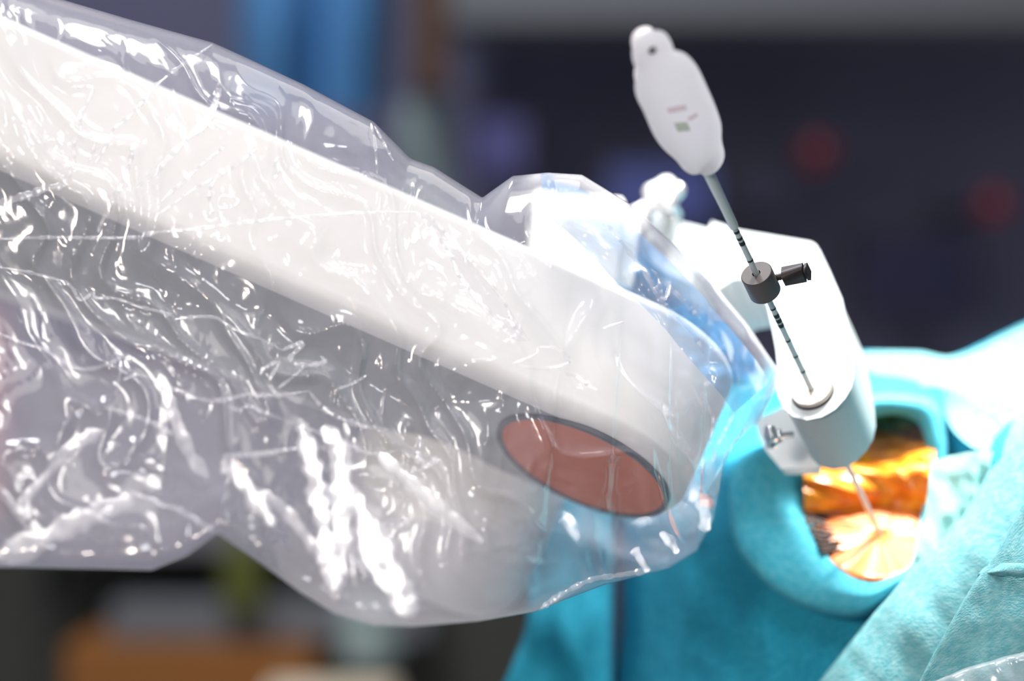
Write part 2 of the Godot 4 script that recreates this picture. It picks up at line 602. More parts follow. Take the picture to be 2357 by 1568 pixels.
const CREASES_AND_STREAKS := [
	# width px, lift mm, points
	[13, 2, [[-20, 474], [40, 456], [75, 446], [110, 433], [150, 428]]],
	[10, 2, [[150, 428], [165, 388], [172, 356], [171, 322], [207, 311], [218, 328], [204, 375]]],
	[9, 2, [[165, 200], [196, 199], [214, 204], [200, 240], [184, 262], [186, 300]]],
	[7, 2, [[216, 378], [236, 350], [252, 322], [262, 296], [284, 280], [310, 255], [322, 236]]],
	[9, 2, [[228, 536], [232, 518], [260, 460], [286, 410], [303, 357], [303, 338]]],
	[13, 2, [[307, 436], [368, 386], [428, 321], [475, 286], [500, 232], [503, 188]]],
	[16, 2, [[440, 310], [470, 283], [490, 250], [502, 214]]],
	[7, 2, [[371, 464], [428, 411], [478, 368], [518, 336]]],
	[6, 2, [[357, 500], [446, 436], [535, 386], [590, 343]]],
	[7, 2, [[490, 492], [482, 462], [482, 436], [496, 411]]],
	[6, 2, [[500, 470], [512, 450], [545, 458], [540, 472], [510, 478], [500, 470]]],
	[6, 2, [[627, 412], [634, 372], [642, 366], [640, 398], [629, 414]]],
	[7, 2, [[-20, 551], [107, 547], [228, 548], [321, 546], [357, 536], [464, 525], [607, 507], [800, 491], [958, 487]]],
	[8, 3, [[489, 102], [404, 161], [357, 200], [321, 243], [286, 279]]],
	[7, 3, [[854, 283], [863, 330], [868, 400]]],
	[6, 3, [[862, 290], [905, 370]]],
	[9, 3, [[961, 489], [1004, 539], [1043, 600], [1057, 636], [1118, 711], [1150, 746], [1190, 786]]],
	[8, 3, [[986, 493], [1021, 532], [1057, 575], [1096, 611], [1161, 696], [1179, 746], [1220, 785]]],
	[6, 3, [[1178, 838], [1232, 815], [1240, 800], [1280, 802], [1312, 828], [1290, 842], [1240, 848], [1180, 838]]],
	[8, 3, [[1300, 858], [1325, 866], [1350, 886], [1375, 898]]],
	[5, 3, [[1388, 756], [1410, 748], [1436, 741]]],
	[7, 2, [[-20, 612], [50, 624], [118, 640], [160, 656], [186, 691], [214, 674], [221, 686], [268, 688], [321, 706], [389, 724], [404, 734], [429, 731], [493, 731], [536, 756], [607, 784], [650, 806]]],
	[10, 2, [[650, 806], [696, 791], [668, 827], [700, 841], [746, 834], [738, 820]]],
	[7, 2, [[600, 866], [607, 849], [643, 834], [621, 877], [632, 909], [586, 902]]],
	[7, 2, [[640, 894], [672, 870], [700, 845]]],
	[7, 2, [[-20, 760], [50, 788], [93, 802], [136, 827], [186, 849], [229, 845], [271, 827], [279, 820], [264, 813], [279, 841], [264, 909]]],
	[6, 2, [[286, 824], [296, 849], [314, 859], [286, 874], [318, 863], [357, 874], [371, 888]]],
	[9, 2, [[371, 888], [411, 899], [450, 916], [500, 924], [571, 909], [625, 913], [711, 900]]],
	[9, 2, [[711, 900], [736, 931], [768, 956], [830, 980], [895, 991]]],
	[7, 2, [[521, 934], [550, 945], [571, 934], [614, 952], [679, 977], [714, 989], [818, 1032], [861, 1046], [918, 1036]]],
	[6, 2, [[770, 898], [810, 884], [844, 864]]],
	[9, 2, [[943, 1092], [965, 1082], [1000, 1066], [1003, 1054], [975, 1075], [966, 1044], [958, 1072], [944, 1090]]],
	[20, 0.5, [[872, 1046], [940, 1106], [1010, 1170], [1111, 1248]]],
	[30, 1, [[689, 964], [705, 1020], [727, 1110], [742, 1200], [755, 1280], [765, 1362]]],
	[34, 1, [[742, 982], [780, 1030], [785, 1110], [785, 1200], [782, 1290], [775, 1360]]],
	[34, 1, [[796, 1110], [830, 1180], [880, 1270], [930, 1370], [948, 1420]]],
	[24, 1, [[830, 1220], [860, 1300], [905, 1370], [935, 1420]]],
	[26, 1, [[512, 1060], [560, 1110], [600, 1165], [630, 1210]]],
	[13, 1, [[512, 1052], [600, 1046], [684, 1032]]],
	[18, 0.5, [[600, 1130], [660, 1180], [715, 1250], [750, 1300]]],
	[34, 0.5, [[-20, 1290], [80, 1250], [174, 1203], [250, 1170], [308, 1145]]],
	[20, 0.5, [[380, 900], [410, 980], [440, 1050], [480, 1100]]],
	[18, 0.5, [[40, 1170], [110, 1090], [180, 1020], [240, 990]]],
	[9, 1, [[300, 1130], [370, 1160], [412, 1175], [500, 1228]]],
	[10, 1, [[250, 940], [330, 965], [408, 1005]]],
	[16, 1, [[1520, 1225], [1545, 1250], [1560, 1275]]],
	[16, 1, [[1458, 1262], [1475, 1290], [1492, 1318]]],
	[22, 1, [[1612, 1150], [1624, 1190], [1620, 1225]]],
	[12, 1, [[1240, 1405], [1290, 1370], [1360, 1335], [1420, 1325], [1500, 1312]]],
	[9, 2, [[1385, 500], [1440, 570], [1500, 650], [1525, 690]]],
	[10, 2, [[1480, 620], [1520, 690], [1590, 760], [1620, 815]]],
	[9, 2, [[1500, 620], [1570, 690], [1640, 770], [1700, 850]]],
	[8, 2, [[1515, 640], [1530, 690], [1545, 640]]],
	[9, 2, [[1640, 1065], [1650, 1030], [1670, 990], [1690, 950]]],
	[8, 2, [[1612, 900], [1640, 960], [1635, 1020], [1655, 1060]]],
]

func plastic_drape() -> void:
	var s := Soup.new()
	var nu := 460
	var nv := 340
	var p := PackedVector3Array()
	for a in nu:
		for b in nv:
			p.append(bag_at(float(a) / (nu - 1), TAU * b / nv))
	var t := thing("plastic_drape", spot(900, 1300, -60), "clear wrinkled plastic drape wrapped loosely round the robot arm", "plastic drape")
	grid(s, p, nu, nv, false, true)
	build(s, "sleeve", M.film, t)
	for a in range(0, nu, 5):
		for b in range(0, nv / 2, 4):
			var q := p[a * nv + b]
			var k := DIST / (DIST - q.z)
			bag_front.append(Vector3(q.x * k * PER_MM + CX, CY - q.y * k * PER_MM, q.z))
	rng.seed = 11
	for c in CREASES_AND_STREAKS:
		var pts := []
		for q in c[2]: pts.append(Vector3(q[0], q[1], 0))
		var total := 0.0
		for k in pts.size() - 1: total += (pts[k + 1] - pts[k]).length()
		var steps := clampi(int(total / (7.0 if c[0] >= 14 else 4.5)), 10, 260)
		var path := []
		for k in steps + 1:
			path.append(along(pts, float(k) / steps))
		var zs := []
		for q in path: zs.append(bag_z(q.x, q.y))
		var travel := 1e9
		var reach := 0.0
		var lean := Vector3.BACK
		var hold := Vector3.ZERO
		var rows := PackedVector3Array()
		var wide: float = c[0] * (1.5 if c[0] >= 16 else 1.0)
		var broad := wide >= 14.0
		var low: float = 0.07 if broad else 0.25
		var c0 := spot(path[steps / 2].x, path[steps / 2].y, zs[steps / 2])
		var tilt := ((LAMP_B - c0).normalized() + (Vector3(0, 0, DIST) - c0).normalized()).normalized()  # strips are turned to mirror the lamp, shaping white highlight streaks
		if c[1] < 1.0: tilt = (tilt + Vector3(0.03, -0.11, 0)).normalized()  # fainter streaks, turned slightly off the lamp
		for k in path.size():
			var q: Vector3 = path[k]
			var d: Vector3 = path[mini(k + 1, steps)] - path[maxi(k - 1, 0)]
			var z := 0.0
			for j in range(-4, 5): z += zs[clampi(k + j, 0, steps)] / 9.0
			if broad:
				z = on_plane(q.x, q.y, c0, tilt).z
			if not broad:
				# crumpled line: a chain of small facets leaned to mirror the lamp as glints
				if travel > reach:
					travel = 0.0
					reach = rng.randf_range(14.0, 46.0)
					lean = (tilt + Vector3(rng.randf_range(-0.12, 0.12), rng.randf_range(-0.12, 0.12), 0)).normalized()
					hold = q
				travel += d.length() * 0.5
				z -= (lean.x * (q.x - hold.x) - lean.y * (q.y - hold.y)) / lean.z / PER_MM * 0.6
			var cross := Vector2(-d.y, d.x).normalized()
			var taper := smoothstep(0.0, 0.12, float(k) / steps) * smoothstep(0.0, 0.12, 1.0 - float(k) / steps)
			var jit := 1.0 + 0.7 * n1.get_noise_2d(q.x * 3.0, q.y * 3.0 + wide * 31.0) if broad else 0.7 + 0.7 * absf(n1.get_noise_2d(q.x * 5.0, q.y * 5.0 + wide * 31.0)) * 2.0
			var r: float = wide * 0.5 * jit * (0.3 + 0.7 * taper)
			for j in 9:
				var a := -PI / 2 + PI * j / 8.0
				var ex := cross.x * r * sin(a)
				var ey := cross.y * r * sin(a)
				var up := on_plane(q.x + ex, q.y + ey, c0, tilt).z - z + 0.4 * n1.get_noise_2d((q.x + ex) * 2.6, (q.y + ey) * 1.6) if broad else -(lean.x * ex - lean.y * ey) / lean.z / PER_MM
				rows.append(spot(q.x + ex, q.y + ey, z + c[1] + up + cos(a) * r / PER_MM * low))
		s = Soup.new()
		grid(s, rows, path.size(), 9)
		build(s, "crease_glint", M.film_fold, t)
	# the sealed strip between the two seam lines
	s = sheet([[[961, 489, 9], [1043, 600, 9], [1118, 711, 9], [1190, 786, 9]], [[986, 493, 10], [1057, 575, 11], [1161, 696, 11], [1220, 785, 10]]], 4, 40)
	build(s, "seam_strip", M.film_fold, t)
	# blue film at the drape's end
	s = sheet([
		[[1245, 410, -70], [1345, 440, -60], [1450, 520, -50], [1560, 620, -45], [1650, 720, -45], [1740, 830, -50], [1770, 880, -60]],
		[[1250, 450, -40], [1330, 490, -30], [1430, 580, -22], [1540, 680, -20], [1630, 780, -22], [1710, 870, -30], [1735, 910, -40]],
		[[1255, 500, -28], [1320, 545, -22], [1410, 640, -16], [1510, 735, -15], [1590, 830, -18], [1660, 910, -22], [1690, 950, -30]]],
		24, 90, false, [[1, 8, 0, 0, 8, 5.0, false]])
	var bl := build(s, "blue_band", M.film_blue, t)
	tag(bl, "pale blue translucent band near the arm's tip", "")

# ---------------------------------------------------------------- needle, depth stop, holder
var needle_a := Vector3.ZERO
var needle_n := Vector3.ZERO

func axis_at(py: float) -> Vector3:
	var lo := -260.0
	var hi := 260.0
	for k in 50:
		var m := (lo + hi) / 2
		var q := needle_a + needle_n * m
		var y := CY - q.y * DIST / (DIST - q.z) * PER_MM
		if y > py: lo = m
		else: hi = m
	return needle_a + needle_n * lo

func needle() -> void:
	var n := needle_n
	var f := (Vector3.BACK - n * n.z).normalized()
	var r := n.cross(f)
	if r.x < 0: r = -r
	var top := axis_at(372)
	var t := thing("biopsy_needle", axis_at(1225), "thin marked steel needle with a white handle, going into the orange skin", "needle")
	# handle: flat tapering grip with a hanging eye on top
	var pts := [[1604, 372], [1592, 376], [1576, 366], [1560, 346], [1530, 318], [1508, 285], [1487, 235], [1472, 205], [1468, 178], [1474, 148], [1464, 124], [1462, 100], [1472, 82], [1490, 73], [1508, 75], [1520, 92], [1530, 115], [1556, 124], [1580, 150], [1600, 190], [1622, 240], [1635, 280], [1636, 315], [1643, 350], [1632, 372], [1618, 378], [1610, 370]]
	var c0 := axis_at(372)
	var out := PackedVector3Array()
	for q in pts: out.append(on_plane(q[0], q[1], c0, f) + f * 4.5)
	var fine := PackedVector3Array()
	for k in out.size():
		for j in 3:
			fine.append(cat(out[(k - 1 + out.size()) % out.size()], out[k], out[(k + 1) % out.size()], out[(k + 2) % out.size()], j / 3.0))
	var s := Soup.new()
	extrude(s, fine, f * -9.0, 3.2)
	var h := build(s, "handle", M.handle, t)
	tag(h, "white translucent plastic handle", "")
	s = Soup.new()
	lathe(s, on_plane(1492, 104, c0, f) + f * 3.6, f, [Vector2(0, 2.2), Vector2(1.1, 1.6), Vector2(1.1, 0)], 20)
	build(s, "eyelet", M.housing_grey, h)
	for w in [["print_green", [[1541, 270], [1572, 268], [1580, 288], [1550, 290]]], ["print_pink", [[1524, 236], [1568, 228], [1572, 240], [1530, 248]]], ["print_pink", [[1572, 258], [1594, 246], [1597, 254], [1578, 266]]]]:
		var o2 := PackedVector3Array()
		for q in w[1]: o2.append(on_plane(q[0], q[1], c0, f) + f * 4.75)
		s = Soup.new()
		fan(s, o2)
		build(s, "printed_mark", M[w[0]], h)
	# outer cannula, then the long shaft
	s = Soup.new()
	tube(s, PackedVector3Array([top + n * 3, axis_at(450) , axis_at(518), axis_at(523)]), 2.35, 2.0, 20)
	build(s, "cannula", M.steel, t)
	s = Soup.new()
	var side := r * -1.9 - f * 0.5
	tube(s, PackedVector3Array([top + side + n * 3, axis_at(450) + side * 0.8, axis_at(516) + side * 0.6, axis_at(530) + side * 0.2]), 0.9, 0.6, 12)
	build(s, "stylet_guide", M.steel, t)
	s = Soup.new()
	tube(s, PackedVector3Array([axis_at(500), axis_at(800), axis_at(1225) - n * 25.0]), 1.4, 1.4, 20)
	build(s, "shaft", M.steel, t)
	for w in [[520, 2.2], [532, 1.2], [547, 1.2], [558, 1.8], [598, 0.8], [709, 0.8], [725, 1.8], [736, 1.8], [747, 1.8], [782, 0.8], [818, 0.8], [853, 0.8]]:
		s = Soup.new()
		var q := axis_at(w[0])
		tube(s, PackedVector3Array([q - n * w[1] * 0.7, q + n * w[1] * 0.7]), 1.48, 1.48, 20)
		build(s, "depth_mark", M.black_ring, t)

func depth_stop() -> void:
	var n := needle_n
	var c := axis_at(629)
	var t := thing("depth_stop", c, "small dark cylindrical collar with a thumbscrew, clamped on the needle", "collar")
	var s := Soup.new()
	lathe(s, c, n, [Vector2(-13.6, 1.4), Vector2(-13.6, 7.1), Vector2(-13.6, 7.1), Vector2(-13.1, 7.5), Vector2(-0.5, 7.5), Vector2(0, 7.0), Vector2(0, 7.0), Vector2(0, 2.0), Vector2(0, 2.0), Vector2(-3, 2.0)], 56)
	build(s, "collar_body", M.anodised, t)
	var a0 := spot(1782, 640, -4)
	var d := (spot(1860, 625, 2) - a0).normalized()
	s = Soup.new()
	var prof := []
	for k in 15:
		prof.append(Vector2(-4 + k * 0.62, 1.75 if k % 2 else 1.4))
	lathe(s, a0, d, prof, 20)
	build(s, "screw_thread", M.screw_black, t)
	s = Soup.new()
	var f := frame_of(d)
	var x := (n - d * n.dot(d)).normalized()
	var z := d.cross(x)
	var b0 := a0 + d * 4.4
	var o2 := PackedVector3Array()
	for q in [[-3.2, -3.0], [3.2, -3.0], [3.6, 3.0], [-3.6, 3.0]]:
		o2.append(b0 + x * q[0] + z * q[1])
	# square grip whose end is cut by a slot
	var q4 := PackedVector3Array()
	for k in 4: q4.append(o2[k] + d * 10.2)
	extrude(s, q4, d * -10.2, 0.35)
	build(s, "screw_grip", M.screw_black, t)
	s = Soup.new()
	var e4 := PackedVector3Array()
	for q in [[-3.0, -2.6], [3.0, -2.6], [3.2, 2.6], [-3.2, 2.6]]:
		e4.append(b0 + d * 12.4 + x * q[0] + z * q[1])
	extrude(s, e4, d * -1.5, 0.5)
	build(s, "grip_end", M.screw_black, t)

func holder() -> void:
	var n := needle_n
	var q0 := axis_at(905)
	var t := thing("needle_holder", axis_at(1060), "thick white angled bracket with a guide tube round the needle", "bracket")
	var f := (Vector3.BACK - n * n.z).normalized()
	var pts := [[1640, 513], [1700, 535], [1780, 548], [1862, 561], [1872, 566], [1882, 582], [1905, 630], [1932, 690], [1948, 760], [1958, 820], [1961, 860], [1954, 892], [1940, 916], [1918, 940], [1890, 956], [1860, 962], [1830, 955], [1808, 935], [1795, 905], [1791, 880], [1797, 850], [1792, 800], [1783, 750], [1772, 700], [1752, 660], [1720, 635], [1685, 640], [1655, 660], [1600, 612]]
	var out := PackedVector3Array()
	for q in pts: out.append(on_plane(q[0], q[1], q0, n))
	var s := Soup.new()
	extrude(s, out, n * -41.0, 1.4)
	build(s, "bracket_body", M.holder_white, t)
	# floor of the clamp recess, and the post left of it
	out = PackedVector3Array()
	for q in [[1470, 500], [1550, 492], [1600, 505], [1641, 514], [1600, 640], [1500, 590]]: out.append(on_plane(q[0], q[1], q0, n) - n * 7.0)
	s = Soup.new()
	extrude(s, out, n * -22.0, 1.0)
	build(s, "clamp_recess", M.holder_white, t)
	out = PackedVector3Array()
	for q in [[1512, 488], [1556, 488], [1548, 520], [1530, 560], [1500, 545]]: out.append(on_plane(q[0], q[1], q0, n) + n * 1.0)
	s = Soup.new()
	extrude(s, out, n * -14.0, 1.0)
	build(s, "clamp_post", M.holder_white, t)
	# guide insert: raised steel disc with a dark side, the figure 0 engraved
	s = Soup.new()
	lathe(s, q0, n, [Vector2(-1, 10.6), Vector2(0.15, 10.6), Vector2(0.15, 9.9), Vector2(0.15, 9.9), Vector2(2.2, 9.9)], 64)
	build(s, "insert_ring", M.rim_dark, t)
	s = Soup.new()
	lathe(s, q0, n, [Vector2(1.0, 9.95), Vector2(2.6, 9.95), Vector2(3.0, 9.5), Vector2(3.0, 9.5), Vector2(3.0, 1.7), Vector2(3.0, 1.7), Vector2(-4, 1.7)], 64)
	var ins := build(s, "guide_insert", M.insert_steel, t)
	var tm := TextMesh.new()
	tm.text = "0"
	var sf := SystemFont.new()
	sf.font_names = PackedStringArray(["Droid Sans"])
	tm.font = sf
	tm.font_size = 32
	tm.pixel_size = 0.0038 / 32.0
	tm.depth = 0.0002
	var tx := MeshInstance3D.new()
	tx.name = "engraved_figure"
	tx.mesh = tm
	tx.material_override = M.brown_wood
	ins.add_child(tx)
	var up2 := -f
	var rt := up2.cross(n).normalized()
	tx.transform = Transform3D(Basis(rt, up2, n), (on_plane(1873, 862, q0 + n * 3.05, n) - O) * 0.001)
	# chrome locking screw on the left of the tube
	var k0 := axis_at(1010) + n * 6.0
	k0 = spot(1812, 1002, -74)
	var kd := Vector3(-0.97, -0.10, 0.2).normalized()
	s = Soup.new()
	lathe(s, k0, kd, [Vector2(-3, 1.5), Vector2(3, 1.5), Vector2(3.4, 3.4), Vector2(5.4, 3.6), Vector2(6.0, 2.6), Vector2(6.6, 5.4), Vector2(9.6, 5.8), Vector2(10.4, 5.0), Vector2(10.4, 0)], 48, 6, 0.12)
	var ks := build(s, "locking_screw", M.chrome, t)
	tag(ks, "chrome lobed locking screw", "")
	# lower plate behind the screw, lightened where the bracket blocks the lamp
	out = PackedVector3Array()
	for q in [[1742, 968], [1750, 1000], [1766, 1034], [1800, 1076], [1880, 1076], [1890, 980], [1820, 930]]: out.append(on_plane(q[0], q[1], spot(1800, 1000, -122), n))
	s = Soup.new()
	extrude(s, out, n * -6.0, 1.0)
	build(s, "lower_plate", M.plate_lightened, t)
	# clamp knobs at the upper left
	var kn := on_plane(1545, 488, q0, n)
	s = Soup.new()
	lathe(s, kn, n, [Vector2(-4, 4.5), Vector2(8, 4.5), Vector2(9, 5.5), Vector2(10, 10.2), Vector2(12, 11.4), Vector2(15, 11.4), Vector2(17, 10.0), Vector2(17.6, 6.0), Vector2(17.6, 0)], 60, 5, 0.10)
	var kb := build(s, "clamp_knob", M.knob_steel, t)
	tag(kb, "chrome lobed clamp knob", "")
	kn = on_plane(1480, 492, q0, n) - n * 4.0
	s = Soup.new()
	lathe(s, kn, n, [Vector2(-6, 3.5), Vector2(3, 3.5), Vector2(3.6, 6.6), Vector2(6.5, 6.8), Vector2(7.5, 5.0), Vector2(7.6, 0)], 48, 5, 0.10)
	build(s, "clamp_knob", M.knob_steel, t)

# ---------------------------------------------------------------- patient and drapes
const HOLE := [[2138, 1080], [2132, 1020], [2110, 972], [2060, 955], [2000, 965], [1955, 1000], [1900, 1050], [1868, 1100], [1864, 1160], [1874, 1220], [1905, 1280], [1955, 1325], [2010, 1341], [2055, 1325], [2100, 1292], [2120, 1190]]

func skin_z(px: float, py: float) -> float:
	var z := -133.0 + (py - 1225.0) * 0.36
	if py < 1165.0: z = -133.0 - 60.0 * 0.36 + (py - 1165.0) * 0.07
	return z + (px - 2025.0) * 0.03

func patient() -> void:
	# skin: wrinkles radiate from the puncture
	var c := Vector2(2025, 1228)
	var s := Soup.new()
	var p := PackedVector3Array()
	var nr := 60
	var na := 180
	for a in nr:
		var u := float(a) / (nr - 1)
		for b in na:
			var th := TAU * b / na
			var rx := 190.0 if cos(th) < 0 else 150.0
			var ry := 78.0 if sin(th) < 0 else 132.0
			var px := c.x + cos(th) * rx * u
			var py := c.y + sin(th) * ry * u
			var fold := 1.0 - absf(n1.get_noise_2d(cos(th) * 260.0, sin(th) * 260.0 + u * 30.0)) * 2.6
			var left := 1.0 + 1.6 * smoothstep(0.2, 0.9, -cos(th))
			var z := skin_z(px, maxf(py, 1166.0)) + fold * 0.6 * left * smoothstep(0.05, 0.6, u) - 5.0 * exp(-u * u * 90.0) - 9.0 * smoothstep(0.72, 1.0, u)
			p.append(spot(px, py, z))
	var base := spot(2025, 1228, -140)
	var t := thing("person", base, "patch of orange-stained skin inside the drape opening, where the needle enters", "person")
	grid(s, p, nr, na, false, true)
	build(s, "skin", M.skin, t)
	# dark brown strands at the left of the opening
	rng.seed = 5
	for k in 16:
		s = Soup.new()
		var y0 := 1105.0 + k * 11.0 + rng.randf() * 6.0
		var x0 := 1862.0 + maxf(0.0, (y0 - 1200.0)) * 0.55
		var path := PackedVector3Array()
		for j in 8:
			var w := j / 7.0
			var px := x0 - 12.0 + w * (50.0 + rng.randf() * 14.0)
			var py := y0 + w * (1228.0 - y0) * 0.25 + sin(w * 5.0 + k) * 2.0
			path.append(spot(px, py, skin_z(px, maxf(py, 1166.0)) + 4.5 * (1.0 - w) + 0.5))
		tube(s, path, 2.0, 0.4, 7)
		build(s, "dark_strand", M.strand_brown, t)
	# amber film: wall behind the puncture, with level folds
	t = thing("incise_film", spot(2020, 1165, -155), "glossy amber film stretched in folds at the top of the drape opening", "film")
	s = sheet([
		[[1850, 1185, -148], [1920, 1178, -152], [2020, 1172, -156], [2100, 1176, -150], [2150, 1190, -140]],
		[[1850, 1120, -150], [1920, 1110, -150], [2020, 1105, -150], [2090, 1100, -148], [2150, 1110, -138]],
		[[1850, 1060, -160], [1930, 1060, -162], [2020, 1062, -164], [2090, 1050, -156], [2150, 1050, -148]],
		[[1860, 1020, -172], [1940, 1020, -176], [2020, 1025, -182], [2090, 1015, -176], [2150, 1010, -166]],
		[[1880, 960, -196], [1950, 960, -196], [2020, 975, -200], [2090, 960, -198], [2150, 960, -190]],
		[[1880, 920, -215], [1950, 920, -215], [2020, 920, -220], [2090, 920, -218], [2150, 920, -212]]],
		70, 90, false, [[1, 3, 0, 2, 8, 4.0, true]], [0.0, 0.15])
	build(s, "film_sheet", M.amber_film, t)

func rim_z(k: int, lift: float) -> float:
	return skin_z(HOLE[k][0], HOLE[k][1]) + lift

func drapes() -> void:
	var t := thing("surgical_drape", spot(1900, 1560, -120), "turquoise surgical drape with an oval opening over the patient", "drape")
	var r1 := [[2178, 1075], [2172, 1000], [2150, 935], [2075, 915], [1990, 920], [1920, 955], [1800, 1010], [1705, 1070], [1690, 1170], [1712, 1270], [1790, 1355], [1885, 1402], [1985, 1413], [2060, 1362], [2130, 1300], [2165, 1190]]
	var r2 := [[2300, 1060, -100], [2300, 930, -170], [2240, 862, -225], [2090, 858, -235], [1980, 852, -240], [1880, 880, -245], [1720, 960, -250], [1570, 1050, -245], [1540, 1180, -230], [1560, 1340, -205], [1650, 1470, -175], [1800, 1540, -140], [1980, 1560, -110], [2130, 1530, -85], [2260, 1430, -70], [2320, 1230, -80]]
	var r3 := [[2480, 1040, -60], [2480, 860, -180], [2400, 735, -300], [2200, 822, -285], [2080, 814, -290], [1950, 816, -300], [1700, 880, -310], [1480, 1000, -310], [1440, 1190, -300], [1440, 1400, -285], [1440, 1600, -260], [1560, 1720, -190], [1950, 1760, -100], [2250, 1760, -60], [2480, 1600, -40], [2480, 1300, -50]]
	var a0 := []
	var a1 := []
	var a2 := []
	var b1 := []
	var r4 := []
	for k in 16:
		a0.append([HOLE[k][0], HOLE[k][1], rim_z(k, 4.0)])
		var m := [(HOLE[k][0] * 0.5 + r1[k][0] * 0.5), (HOLE[k][1] * 0.5 + r1[k][1] * 0.5)]
		var zr := clampf(skin_z(r1[k][0], r1[k][1]), -230.0, -100.0)
		if k >= 6 and k <= 11: zr = lerpf(-142.0 + (r1[k][1] - 1170.0) * 0.10, zr, 0.5 if k == 11 else 0.0)
		a1.append([m[0], m[1], (rim_z(k, 10.0) + zr + 12.0) * 0.5])
		a2.append([r1[k][0], r1[k][1], zr + 8.0])
		var dx: float = r1[k][0] - 2000.0
		var dy: float = r1[k][1] - 1160.0
		b1.append([r1[k][0] + dx * 0.03, r1[k][1] + dy * 0.03, zr - 14.0])
		var back: float = 60.0
		r4.append([r3[k][0] + 4, r3[k][1] + (34 if k in [2, 3, 4, 5, 6] else 6), r3[k][2] - back])
	var s := sheet([a0, a1, a2, b1], 60, 400, true, [[2, 4, 0, 0, 2, 2.0, false]], [0.1, 0.6])
	build(s, "opening_rim", M.cloth_rim, t)
	for k in 16:
		a2[k][2] -= 5.0
	s = sheet([a2, b1, r2, r3, r4], 130, 400, true, [[2, 4, 0, 0, 2, 7.0, false], [1, 5, 0, 0, 1.6, 3.0, true]], [0.1, 0.5])
	build(s, "main_sheet", M.cloth_shade, t)
	# upper layer that runs over the head
	s = sheet([
		[[1880, 860, -314], [1990, 846, -314], [2110, 840, -314], [2210, 846, -314], [2400, 780, -334], [2560, 740, -334]],
		[[1880, 828, -274], [1990, 812, -268], [2110, 811, -264], [2210, 818, -260], [2390, 736, -274], [2560, 700, -284]],
		[[1880, 850, -246], [1990, 842, -240], [2110, 838, -236], [2215, 840, -224], [2380, 790, -224], [2560, 760, -224]],
		[[1880, 890, -230], [1990, 880, -222], [2110, 876, -216], [2220, 880, -198], [2370, 870, -174], [2560, 850, -164]],
		[[1890, 905, -220], [1995, 896, -210], [2120, 888, -206], [2230, 900, -174], [2360, 930, -144], [2560, 940, -124]],
		[[1900, 912, -222], [2000, 903, -214], [2128, 894, -210], [2220, 960, -156], [2330, 1000, -124], [2540, 1030, -94]],
		[[1900, 914, -230], [2000, 906, -224], [2134, 900, -220], [2200, 1000, -144], [2290, 1050, -110], [2520, 1090, -80]]],
		90, 120, false, [[1, 5, 0, 0, 4, 2.5, false], [1, 4, 3, 2, 4, 1.6, true]])
	build(s, "upper_layer", M.cloth, t)
	# hanging flap on the left
	s = sheet([
		[[1225, 1130, -284], [1222, 1235, -280], [1218, 1350, -274], [1205, 1460, -268], [1130, 1640, -262]],
		[[1320, 1130, -277], [1300, 1235, -272], [1275, 1350, -266], [1250, 1460, -260], [1200, 1640, -254]],
		[[1390, 1130, -274], [1375, 1235, -268], [1355, 1350, -262], [1340, 1460, -256], [1320, 1640, -250]],
		[[1404, 1130, -278], [1402, 1235, -272], [1400, 1350, -266], [1400, 1460, -260], [1404, 1640, -254]],
		[[1412, 1130, -300], [1412, 1235, -300], [1414, 1350, -300], [1416, 1460, -300], [1420, 1640, -300]]],
		60, 90, false, [[1, 4, 0, 0, 2, 4.0, false]])
	build(s, "hanging_flap", M.cloth_shade, t)
	# gauze beside the opening
	s = sheet([
		[[2142, 1062, -118], [2140, 1090, -112], [2128, 1190, -100], [2098, 1320, -84]],
		[[2195, 1048, -108], [2190, 1090, -102], [2180, 1190, -94], [2140, 1320, -86]],
		[[2240, 1040, -105], [2235, 1100, -100], [2225, 1200, -96], [2170, 1330, -92]],
		[[2310, 1040, -112], [2300, 1110, -108], [2280, 1210, -106], [2220, 1340, -102]]],
		60, 60, false, [[1, 10, 0, 0, 6, 3.0, false]])
	var gz := build(s, "gauze_pad", M.gauze, t)
	tag(gz, "pale woven gauze beside the opening", "")
	# long fold that runs up to the right
	s = sheet([
		[[1830, 1640, -92], [1975, 1455, -90], [2098, 1314, -88], [2216, 1190, -98], [2300, 1030, -120], [2340, 940, -155]],
		[[1850, 1640, -84], [1985, 1450, -82], [2106, 1310, -80], [2222, 1186, -90], [2306, 1024, -112], [2346, 938, -147]],
		[[1930, 1640, -72], [2040, 1440, -70], [2140, 1310, -70], [2245, 1182, -80], [2332, 1014, -100], [2382, 930, -135]],
		[[2020, 1640, -52], [2110, 1430, -52], [2200, 1310, -54], [2290, 1172, -62], [2382, 1004, -82], [2432, 920, -112]],
		[[2130, 1640, -42], [2210, 1450, -42], [2290, 1310, -44], [2365, 1190, -50], [2440, 1030, -70], [2490, 930, -100]]],
		90, 120, false, [[1, 6, 4, 0, 2, 2.5, false]])
	build(s, "long_fold", M.cloth, t)
